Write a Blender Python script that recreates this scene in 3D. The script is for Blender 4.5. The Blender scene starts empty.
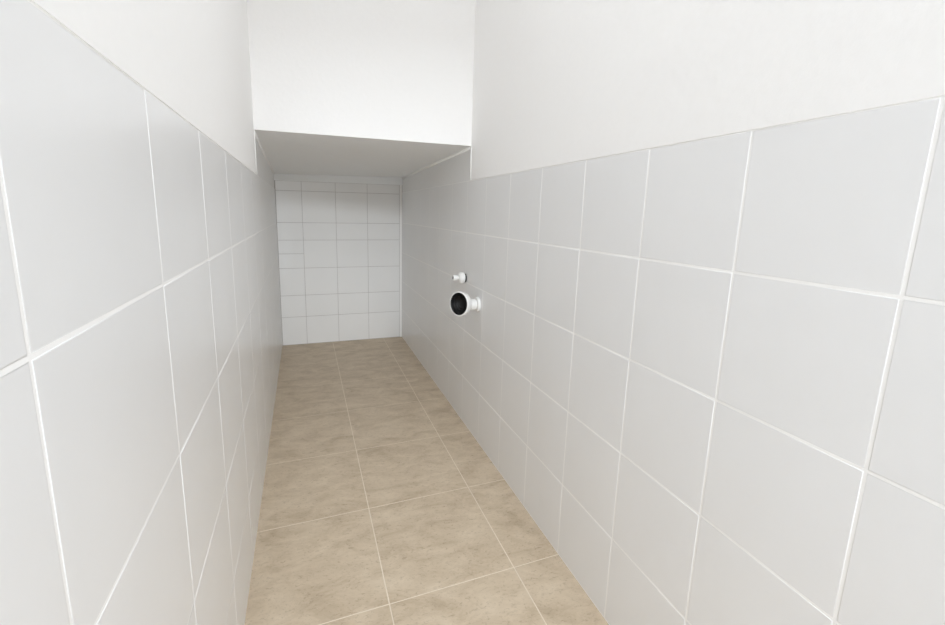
import bpy, bmesh, math, random
from mathutils import Vector, Matrix
random.seed(4)
S = bpy.context.scene
COL = S.collection

# ------------------------------------------------------------------ camera
CX, CZ = 0.1881, 1.0994
pit, yaw, rol = (math.radians(a) for a in (-11.5507, 15.2773, 1.0951))
fw = Vector((math.sin(yaw)*math.cos(pit), math.cos(yaw)*math.cos(pit), math.sin(pit)))
r0 = Vector((math.cos(yaw), -math.sin(yaw), 0)); u0 = r0.cross(fw)
rt = r0*math.cos(rol) + u0*math.sin(rol); up = -r0*math.sin(rol) + u0*math.cos(rol)
cd = bpy.data.cameras.new('camera'); cam = bpy.data.objects.new('camera', cd); COL.objects.link(cam)
cam.matrix_world = Matrix(((rt.x, up.x, -fw.x, CX), (rt.y, up.y, -fw.y, 0), (rt.z, up.z, -fw.z, CZ), (0, 0, 0, 1)))
cd.sensor_fit = 'HORIZONTAL'; cd.sensor_width = 36; cd.lens = 489.75/945*36
cd.shift_x = 27.5/945; cd.shift_y = -0.57/945
cd.clip_start = 0.02
S.camera = cam

# ------------------------------------------------------------------ world, lights, exposure
w = bpy.data.worlds.new('world'); S.world = w; w.use_nodes = True
w.node_tree.nodes['Background'].inputs[0].default_value = (0.92, 0.96, 1.0, 1)
w.node_tree.nodes['Background'].inputs[1].default_value = 1.9

def area(name, loc, rot, sx, sy, energy, col):
    l = bpy.data.lights.new(name, 'AREA'); l.shape = 'RECTANGLE'; l.size = sx; l.size_y = sy
    l.energy = energy; l.color = col
    o = bpy.data.objects.new(name, l); COL.objects.link(o); o.location = loc; o.rotation_euler = rot
    return o
# added fill lights: high beyond the open doorway for the niche, overhead for plaster
area('niche_fill_light', (0.50, -3.2, 2.50), (math.radians(72), 0, 0), 1.0, 0.65, 152, (0.90, 0.955, 1.0))
area('overhead_fill_light', (0.47, 1.2, 2.55), (0, 0, 0), 0.5, 0.5, 3.4, (0.93, 0.962, 1.0))

vs = S.view_settings
vs.view_transform = 'Standard'; vs.look = 'None'; vs.gamma = 1; vs.use_curve_mapping = False
vs.exposure = 0.04
S.cycles.max_bounces = 20; S.cycles.diffuse_bounces = 16; S.cycles.glossy_bounces = 6

# ------------------------------------------------------------------ materials
def nodes(name):
    m = bpy.data.materials.new(name); m.use_nodes = True
    nt = m.node_tree
    return m, nt, nt.nodes['Principled BSDF']

def plain(name, col, rough=0.5, noise=0.0, scale=40, bump=0.0, spec=0.5):
    m, nt, b = nodes(name)
    b.inputs['Roughness'].default_value = rough
    b.inputs['Specular IOR Level'].default_value = spec
    tc = nt.nodes.new('ShaderNodeTexCoord')
    n = nt.nodes.new('ShaderNodeTexNoise'); n.inputs['Scale'].default_value = scale; n.inputs['Detail'].default_value = 5
    nt.links.new(tc.outputs['Object'], n.inputs['Vector'])
    mx = nt.nodes.new('ShaderNodeMix'); mx.data_type = 'RGBA'
    mx.inputs[6].default_value = (*[c*(1-noise) for c in col], 1)
    mx.inputs[7].default_value = (*[min(1, c*(1+noise)) for c in col], 1)
    nt.links.new(n.outputs['Fac'], mx.inputs[0]); nt.links.new(mx.outputs[2], b.inputs['Base Color'])
    if bump:
        bp = nt.nodes.new('ShaderNodeBump'); bp.inputs['Strength'].default_value = bump; bp.inputs['Distance'].default_value = 0.002
        nt.links.new(n.outputs['Fac'], bp.inputs['Height']); nt.links.new(bp.outputs[0], b.inputs['Normal'])
    return m

def glazed(name, col, rough):
    m, nt, b = nodes(name)
    b.inputs['Roughness'].default_value = rough
    b.inputs['IOR'].default_value = 1.45
    tc = nt.nodes.new('ShaderNodeTexCoord')
    n = nt.nodes.new('ShaderNodeTexNoise'); n.inputs['Scale'].default_value = 9; n.inputs['Detail'].default_value = 2
    nt.links.new(tc.outputs['Object'], n.inputs['Vector'])
    n2 = nt.nodes.new('ShaderNodeTexNoise'); n2.inputs['Scale'].default_value = 3.5; n2.inputs['Detail'].default_value = 4
    nt.links.new(tc.outputs['Object'], n2.inputs['Vector'])
    mx = nt.nodes.new('ShaderNodeMix'); mx.data_type = 'RGBA'
    mx.inputs[6].default_value = (*[c*0.97 for c in col], 1); mx.inputs[7].default_value = (*[c*1.03 for c in col], 1)
    nt.links.new(n2.outputs['Fac'], mx.inputs[0]); nt.links.new(mx.outputs[2], b.inputs['Base Color'])
    bp = nt.nodes.new('ShaderNodeBump'); bp.inputs['Strength'].default_value = 0.25; bp.inputs['Distance'].default_value = 0.002
    nt.links.new(n.outputs['Fac'], bp.inputs['Height']); nt.links.new(bp.outputs[0], b.inputs['Normal'])
    return m

PLASTER = plain('white_plaster', (0.915, 0.912, 0.908), 0.85, 0.012, 60, 0.25, 0.2)
BEAD = plain('white_corner_bead', (0.92, 0.92, 0.91), 0.6, 0.01, 60)
TILE = glazed('white_glazed_tile', (0.816, 0.821, 0.829), 0.28)
BTILE = glazed('white_gloss_tile', (0.885, 0.888, 0.887), 0.075)
NICHE = plain('niche_wall_paint', (0.83, 0.835, 0.84), 0.7, 0.015, 30, 0.15, 0.3)
GROUT = plain('white_grout', (0.945, 0.945, 0.94), 0.8, 0.02, 200, 0.2)
SHADEGROUT = plain('shaded_grout', (0.56, 0.55, 0.545), 0.85, 0.04, 200, 0.2)  # end wall joints: the shade of the niche is put into the grout colour
SOFFIT = plain('grey_white_paint', (0.91, 0.925, 0.935), 0.8, 0.015, 30, 0.15, 0.2)
FGROUT = plain('beige_grout', (0.75, 0.66, 0.54), 0.85, 0.08, 90, 0.2)

def stone():
    m, nt, b = nodes('beige_stone_tile')
    N = nt.nodes.new; L = nt.links.new
    tc = N('ShaderNodeTexCoord')
    mp = N('ShaderNodeMapping'); mp.inputs['Rotation'].default_value = (0, 0, math.radians(-8)); mp.inputs['Scale'].default_value = (1, 1.7, 1)
    L(tc.outputs['Object'], mp.inputs['Vector'])
    a = N('ShaderNodeTexNoise'); a.inputs['Scale'].default_value = 7; a.inputs['Detail'].default_value = 9; a.inputs['Roughness'].default_value = 0.68; a.inputs['Distortion'].default_value = 0.5
    L(mp.outputs[0], a.inputs['Vector'])
    c = N('ShaderNodeTexNoise'); c.inputs['Scale'].default_value = 70; c.inputs['Detail'].default_value = 7; c.inputs['Roughness'].default_value = 0.7; c.inputs['Distortion'].default_value = 1.0
    L(mp.outputs[0], c.inputs['Vector'])
    ra = N('ShaderNodeValToRGB'); e = ra.color_ramp.elements
    e[0].position = 0.30; e[0].color = (0.450, 0.358, 0.254, 1)
    e[1].position = 0.72; e[1].color = (0.670, 0.567, 0.438, 1)
    x = e.new(0.5); x.color = (0.575, 0.473, 0.352, 1)
    L(a.outputs['Fac'], ra.inputs[0])
    rc = N('ShaderNodeValToRGB'); e = rc.color_ramp.elements
    e[0].position = 0.34; e[0].color = (0.66, 0.63, 0.60, 1); e[1].position = 0.46; e[1].color = (1, 1, 1, 1)
    L(c.outputs['Fac'], rc.inputs[0])
    mx = N('ShaderNodeMix'); mx.data_type = 'RGBA'; mx.blend_type = 'MULTIPLY'; mx.inputs[0].default_value = 0.75
    L(ra.outputs[0], mx.inputs[6]); L(rc.outputs[0], mx.inputs[7]); L(mx.outputs[2], b.inputs['Base Color'])
    b.inputs['Roughness'].default_value = 0.5; b.inputs['Specular IOR Level'].default_value = 0.35
    bp = N('ShaderNodeBump'); bp.inputs['Strength'].default_value = 0.2; bp.inputs['Distance'].default_value = 0.002
    L(c.outputs['Fac'], bp.inputs['Height']); L(bp.outputs[0], b.inputs['Normal'])
    return m
STONE = stone()
PVC = plain('white_plastic', (0.84, 0.84, 0.83), 0.3, 0.01, 50)
PVC2 = plain('pale_grey_plastic', (0.70, 0.70, 0.69), 0.35, 0.01, 50)
RUBBER = plain('black_rubber', (0.006, 0.006, 0.006), 0.5, 0.2, 80, 0.0, 0.3)
DARK = plain('painted_shade', (0.03, 0.03, 0.03), 0.7, 0.1, 60)  # shade tone for the ring behind the rose and the outlet mouth

# ------------------------------------------------------------------ helpers
def link(name, bm, mats, parent=None, smooth=False):
    me = bpy.data.meshes.new(name); bm.normal_update(); bm.to_mesh(me); bm.free()
    for m in mats: me.materials.append(m)
    if smooth:
        for p in me.polygons: p.use_smooth = True
    o = bpy.data.objects.new(name, me); COL.objects.link(o)
    if parent: o.parent = parent
    return o

def struct(name, bm, mats):
    o = link(name, bm, mats); o['kind'] = 'structure'
    return o

def hexa(bm, p, mi=0):
    """eight corners: bottom ring 0-3, top ring 4-7"""
    v = [bm.verts.new(q) for q in p]
    fs = []
    for f in ((0, 3, 2, 1), (4, 5, 6, 7), (0, 1, 5, 4), (1, 2, 6, 5), (2, 3, 7, 6), (3, 0, 4, 7)):
        fc = bm.faces.new([v[i] for i in f]); fc.material_index = mi; fs.append(fc)
    bmesh.ops.recalc_face_normals(bm, faces=fs)
    return fs

def slab(bm, P, u0, u1, v0, v1, d0, d1, mi=0):
    hexa(bm, [P(u0, v0, d0), P(u1, v0, d0), P(u1, v1, d0), P(u0, v1, d0),
              P(u0, v0, d1), P(u1, v0, d1), P(u1, v1, d1), P(u0, v1, d1)], mi)

REC = 0.0005
def tile(bm, P, q, g, mi, tilt=0.00009, ref=None):
    """a glazed tile with an eased edge; q = four (u, v) corners in turn, face at depth 0, grout REC behind"""
    cu = sum(a for a, _ in q)/4; cv = sum(b for _, b in q)/4
    def ins(k):
        out = []
        for a, b in q:
            out.append((a - math.copysign(k, a-cu), b - math.copysign(k, b-cv)))
        return out
    t = [random.uniform(-tilt, tilt) for _ in range(3)]
    def dz(a, b): return t[0]*(a-cu)*6 + t[1]*(b-cv)*6
    rings = []
    for k, d in ((g, -REC-0.0004), (g, -0.00032), (g+0.0005, -0.0001), (g+0.0016, 0)):
        rings.append([bm.verts.new(P(a, b, d + (dz(a, b) if d > -REC else 0))) for a, b in ins(k)])
    for i in range(3):
        for k in range(4):
            f = bm.faces.new([rings[i][k], rings[i][(k+1) % 4], rings[i+1][(k+1) % 4], rings[i+1][k]]); f.material_index = mi; f.smooth = True
    f = bm.faces.new(rings[3]); f.material_index = mi
    # outward = +depth
    n = P(cu, cv, 1) - P(cu, cv, 0)
    f.normal_update()
    if f.normal.dot(n) < 0:
        fl = [f] + [x for x in {fc for rg in rings for v in rg for fc in v.link_faces} if x is not f]
        bmesh.ops.reverse_faces(bm, faces=fl)

def grid(bm, P, us, vs_, g, mi, umin, umax, vmin, vmax):
    us = [umin] + [u for u in sorted(us) if umin+0.004 < u < umax-0.004] + [umax]
    vs_ = [vmin] + [v for v in sorted(vs_) if vmin+0.004 < v < vmax-0.004] + [vmax]
    for a, b in zip(us, us[1:]):
        for c, d in zip(vs_, vs_[1:]):
            if b-a > 0.012 and d-c > 0.012:
                tile(bm, P, [(a, c), (b, c), (b, d), (a, d)], g, mi)

# ------------------------------------------------------------------ dimensions
W = 0.9374
AL = -0.0173
def XL(y): return AL*y                         # the left wall is a touch out of parallel
Y0 = -0.6                                       # inner face of the wall behind the camera
B, B2 = 2.4276, 2.3225                          # bulkhead, at the left and the right wall
D, D2 = 4.0835, 4.1895                          # end wall
ZC = 2.6
TR, TLF = 1.25, 1.2486                          # tile tops
SFL, SFR, SBL, SBR = 1.4404, 1.4079, 1.3594, 1.374   # soffit corners: front left/right, back left/right

def PR(u, v, d): return Vector((W - d, u, v))
nl = Vector((1, -AL, 0)).normalized()
def PL(u, v, d): return Vector((XL(u), u, v)) + nl*d
bl, br = Vector((XL(D), D, 0)), Vector((W, D2, 0))
bt = (br - bl).normalized(); bn = Vector((bt.y, -bt.x, 0)); BLEN = (br-bl).length
def PB(u, v, d): return bl + bt*u + Vector((0, 0, v)) + bn*d

def bullnose(bm, pts, r, mi, n=8):
    """a round bead run along a polyline"""
    rings = []
    for i, p in enumerate(pts):
        t = (Vector(pts[min(i+1, len(pts)-1)]) - Vector(pts[max(i-1, 0)])).normalized()
        a = t.orthogonal().normalized(); b = t.cross(a)
        rings.append([bm.verts.new(Vector(p) + a*r*math.cos(k*2*math.pi/n) + b*r*math.sin(k*2*math.pi/n)) for k in range(n)])
    for A, Bq in zip(rings, rings[1:]):
        for k in range(n):
            f = bm.faces.new([A[k], A[(k+1) % n], Bq[(k+1) % n], Bq[k]]); f.material_index = mi; f.smooth = True
    for rg, rev in ((rings[0], True), (rings[-1], False)):
        f = bm.faces.new(list(reversed(rg)) if rev else rg); f.material_index = mi

# ------------------------------------------------------------------ right wall
bm = bmesh.new()
slab(bm, PR, Y0-0.1, D2+0.1, 0, TR, -0.1, -REC, 1)
grid(bm, PR, [0.458 + 0.2724*i for i in range(-13, 15)], [TR-0.25*j for j in range(1, 5)], 0.0026, 0, Y0, D2-0.003, 0.002, TR)
slab(bm, PR, Y0-0.1, B2, TR, ZC, -0.1, 0.001, 2)           # plaster of the room
slab(bm, PR, B2, D2+0.1, TR, ZC, -0.1, -0.003, 3)          # paint under the bulkhead
bullnose(bm, [PR(B2-0.004, TR, -0.001), PR(B2-0.004, SFR-0.002, -0.001)], 0.006, 4)
bullnose(bm, [PR(Y0, TR+0.0012, -0.002), PR(B2, TR+0.0012, -0.0015)], 0.0024, 4)
bullnose(bm, [PR(B2+0.01, SFR-0.004, -0.003), PR(D2-0.002, SBR-0.004, -0.003)], 0.009, 4)
struct('wall_right', bm, [TILE, GROUT, PLASTER, NICHE, BEAD])

# ------------------------------------------------------------------ left wall
bm = bmesh.new()
slab(bm, PL, Y0-0.1, D+0.1, 0, TLF, -0.1, -REC, 1)
grid(bm, PL, [0.3972 + 0.3557*i for i in range(-10, 12)], [TLF-0.2559*j for j in range(1, 5)], 0.0023, 0, Y0, D-0.003, 0.002, TLF)
slab(bm, PL, Y0-0.1, B, TLF, ZC, -0.1, 0.001, 2)
slab(bm, PL, B, D+0.1, TLF, ZC, -0.1, -0.003, 3)
bullnose(bm, [PL(B-0.004, TLF, -0.001), PL(B-0.004, SFL-0.002, -0.001)], 0.006, 4)
bullnose(bm, [PL(Y0, TLF+0.0012, -0.002), PL(B, TLF+0.0012, -0.0015)], 0.0024, 4)
bullnose(bm, [PL(B+0.01, SFL-0.004, -0.003), PL(D-0.002, SBL-0.004, -0.003)], 0.007, 4)
struct('wall_left', bm, [TILE, GROUT, PLASTER, NICHE, BEAD])

# ------------------------------------------------------------------ end wall under the bulkhead
bm = bmesh.new()
ZT = 1.312
slab(bm, PB, -0.1, BLEN+0.1, 0, ZT, -0.1, -REC, 1)
slab(bm, PB, -0.1, BLEN+0.1, ZT, ZC, -0.1, 0.0005, 2)
ROWS = [0.234, 0.412, 0.633, 0.857, 0.994, 1.238]
grid(bm, PB, [], ROWS + [0.749], 0.0017, 0, 0.003, 0.197, 0.002, ZT)      # the cut first column has one joint more
grid(bm, PB, [0.459, 0.717], ROWS, 0.0017, 0, 0.197, BLEN-0.022, 0.002, ZT)
slab(bm, PB, BLEN-0.020, BLEN, 0, ZT, -REC, 0.0, 3)
struct('wall_back', bm, [BTILE, SHADEGROUT, SOFFIT, BEAD])

# ------------------------------------------------------------------ bulkhead and its sloping underside
bm = bmesh.new()
fl, fr = Vector((XL(B), B, SFL)), Vector((W, B2, SFR))
hexa(bm, [fl, fr, fr+Vector((0, .12, 0)), fl+Vector((0, .12, 0)),
          Vector((XL(B), B, ZC)), Vector((W, B2, ZC)), Vector((W, B2+.12, ZC)), Vector((XL(B), B+.12, ZC))], 0)
struct('wall_bulkhead', bm, [PLASTER])
bm = bmesh.new()
q = [fl, fr, Vector((W, D2, SBR)), Vector((XL(D), D, SBL))]
o1 = Vector((0, 0, 0.1))
q[0] = q[0] + Vector((0, 0.0005, 0.0003)); q[1] = q[1] + Vector((0, 0.0005, 0.0003))
hexa(bm, [*q, *[p+o1 for p in q]], 0)
struct('ceiling_niche', bm, [SOFFIT])

# ------------------------------------------------------------------ ceiling of the room
bm = bmesh.new()
hexa(bm, [Vector(p) for p in ((-0.15, Y0-.1, ZC), (W+.1, Y0-.1, ZC), (W+.1, B+.15, ZC), (-0.15, B+.15, ZC),
                              (-0.15, Y0-.1, ZC+.1), (W+.1, Y0-.1, ZC+.1), (W+.1, B+.15, ZC+.1), (-0.15, B+.15, ZC+.1))])
struct('ceiling', bm, [PLASTER])

# ------------------------------------------------------------------ wall behind the camera, with the open doorway
bm = bmesh.new()
def PF(u, v, d): return Vector((u, Y0 + d, v))
slab(bm, PF, XL(Y0), 0.12, 0, ZC, -0.1, 0)
slab(bm, PF, 0.88, W, 0, ZC, -0.1, 0)
slab(bm, PF, 0.12, 0.88, 2.05, ZC, -0.1, 0)
struct('wall_front', bm, [PLASTER])

# ------------------------------------------------------------------ floor
bm = bmesh.new()
def PFl(u, v, d): return Vector((u, v, d))
hexa(bm, [Vector(p) for p in ((-0.2, Y0-.1, -.1), (W+.1, Y0-.1, -.1), (W+.1, D2+.1, -.1), (-0.2, D2+.1, -.1),
                              (-0.2, Y0-.1, -.0004), (W+.1, Y0-.1, -.0004), (W+.1, D2+.1, -.0004), (-0.2, D2+.1, -.0004))], 1)
SK = 0.130
def la(y): return 0.3683 - (y-1.12)*0.0118
def lb(y): return 0.772 - (y-1.02)*0.001
def cross(k): return 1.197 + 0.4745*k          # where cross joint k meets the long joint
longs = [lambda y: XL(y)-0.03, la, lb, lambda y: W+0.03]
def at(fn, k):
    y = cross(k)
    for _ in range(4): y = cross(k) + SK*(fn(y) - la(y))
    return (fn(y), y)
for a, b in zip(longs, longs[1:]):
    for k in range(-10, 8):
        qd = [at(a, k), at(b, k), at(b, k+1), at(a, k+1)]
        if min(p[1] for p in qd) < Y0-.09 or max(p[1] for p in qd) > D2+.6: continue
        tile(bm, PFl, qd, 0.0017, 0, 0.00003)
struct('floor', bm, [STONE, FGROUT])

# ------------------------------------------------------------------ plumbing on the right wall
def lathe(bm, prof, n=48, mi=0, closed=False):
    """prof: (axial z, radius) list, turned about local z"""
    rings = [[bm.verts.new((r*math.cos(2*math.pi*k/n), r*math.sin(2*math.pi*k/n), z)) for k in range(n)] if r > 1e-6
             else [bm.verts.new((0, 0, z))] for z, r in prof]
    for A, Bq in zip(rings, rings[1:]):
        for k in range(n):
            a = [A[k % len(A)], A[(k+1) % n % len(A)]]; b = [Bq[(k+1) % n % len(Bq)], Bq[k % len(Bq)]]
            vs4 = []
            for v in a+b:
                if v not in vs4: vs4.append(v)
            if len(vs4) > 2:
                f = bm.faces.new(vs4); f.material_index = mi; f.smooth = True
    if closed:
        A, Bq = rings[-1], rings[0]
        for k in range(n):
            f = bm.faces.new([A[k], A[(k+1) % n], Bq[(k+1) % n], Bq[k]]); f.material_index = mi; f.smooth = True
    bmesh.ops.recalc_face_normals(bm, faces=bm.faces[:])

def frame(loc, axis):
    z = Vector(axis).normalized(); x = Vector((0, 0, 1)).cross(z).normalized(); y = z.cross(x)
    return Matrix(((x.x, y.x, z.x, loc[0]), (x.y, y.y, z.y, loc[1]), (x.z, y.z, z.z, loc[2]), (0, 0, 0, 1)))

def thing(name, label, cat, loc):
    e = bpy.data.objects.new(name, None); COL.objects.link(e); e.location = loc; e.empty_display_size = 0.05
    e['label'] = label; e['category'] = cat
    return e

def part(name, bm, mat, parent, M, label=None):
    bm.transform(Matrix.Translation(-Vector(parent.location)) @ M)
    o = link(name, bm, [mat], parent)
    if label: o['label'] = label
    try: o.data.set_sharp_from_angle(angle=math.radians(38))
    except Exception: pass
    return o

# waste pipe with its wide rubber-lined socket
wp = Vector((W, 2.150, 0.675))
root = thing('waste_pipe', 'white plastic waste pipe on the right wall ending in a wide black rubber lined socket', 'pipe', wp)
MX = frame(wp, (-1, 0, 0))
bm = bmesh.new(); lathe(bm, [(0, 0.020), (0, 0.0335), (0.004, 0.0345), (0.010, 0.0340), (0.0125, 0.0315), (0.0135, 0.0265), (0.0125, 0.020)], closed=True)
part('wall_flange', bm, PVC, root, MX)
bm = bmesh.new(); lathe(bm, [(0.002, 0.0215), (0.016, 0.0215), (0.018, 0.0255), (0.030, 0.0255), (0.0315, 0.0268), (0.040, 0.0268), (0.0415, 0.0255), (0.0440, 0.0245), (0.0440, 0.019), (0.070, 0.019), (0.070, 0.0165), (0.002, 0.0165)], closed=True)
part('pipe', bm, PVC, root, MX)
bm = bmesh.new(); lathe(bm, [(0.0435, 0.0188), (0.0435, 0.0250), (0.0455, 0.0272), (0.0520, 0.0272), (0.0545, 0.0250), (0.0545, 0.0188)], closed=True)
part('groove_shade', bm, RUBBER, root, MX, 'black ring standing for the shadow between pipe and socket')  # added black ring, shadow of the groove made as a part
ax = Vector((-0.86, -0.505, 0.06)).normalized()
SC = wp + Vector((-0.066, 0.001, 0.0065))
MS = frame(SC, ax)
bm = bmesh.new()
lathe(bm, [(-0.004, 0.0185), (-0.004, 0.0215), (0.003, 0.0225), (0.006, 0.0300), (0.009, 0.0470), (0.011, 0.0510), (0.014, 0.0530), (0.030, 0.0540), (0.032, 0.0570), (0.037, 0.0578), (0.0420, 0.0570),
           (0.0434, 0.0550), (0.0430, 0.0522), (0.038, 0.0510), (0.018, 0.0490), (0.013, 0.0440), (0.009, 0.029), (0.006, 0.0205), (-0.003, 0.0185)], closed=True)
part('socket', bm, PVC, root, MS)
bm = bmesh.new()
lathe(bm, [(0.0435, 0.0520), (0.0426, 0.0502), (0.037, 0.0475), (0.0375, 0.0450), (0.032, 0.0440), (0.028, 0.0400), (0.0290, 0.0375), (0.024, 0.0360),
           (0.020, 0.0315), (0.0205, 0.0290), (0.017, 0.0265), (0.0135, 0.0200), (0.013, 0.0), (0.011, 0.0), (0.011, 0.0270), (0.0155, 0.0430), (0.0190, 0.0484), (0.038, 0.0506), (0.0420, 0.0517)])
part('rubber_seal', bm, RUBBER, root, MS, 'black ribbed rubber seal')

# water outlet above it
vp = Vector((W, 2.362, 0.772))
root = thing('water_outlet', 'small white water outlet with round wall rose above the waste pipe', 'pipe', vp)
MV = frame(vp, (-1, -0.05, 0.03))
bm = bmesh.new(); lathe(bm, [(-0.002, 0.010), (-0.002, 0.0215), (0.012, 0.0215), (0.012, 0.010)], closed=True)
part('rose_shade', bm, DARK, root, MV, 'dark ring standing for the shadow behind the wall rose')  # dark ring paints the shadow between rose and tiles
bm = bmesh.new(); lathe(bm, [(0.009, 0.010), (0.009, 0.0255), (0.011, 0.0280), (0.017, 0.0290), (0.026, 0.0285), (0.032, 0.0260), (0.036, 0.0215), (0.038, 0.0150), (0.038, 0.010)], closed=True)
part('wall_rose', bm, PVC, root, MV)
bm = bmesh.new(); lathe(bm, [(0.002, 0.0098), (0.041, 0.0098), (0.042, 0.0125), (0.049, 0.0135), (0.050, 0.0122), (0.054, 0.0122), (0.055, 0.0138), (0.066, 0.0138), (0.0675, 0.0128), (0.0675, 0.0100), (0.002, 0.0075)], closed=True)
part('pipe_stub', bm, PVC, root, MV)
bm = bmesh.new(); lathe(bm, [(0.055, 0.0), (0.055, 0.0090), (0.0662, 0.0100), (0.0662, 0.0)])
part('bore_shade', bm, DARK, root, MV, 'dark plug standing for the shade inside the outlet mouth')  # closed plug, shade inside the pipe put into its colour
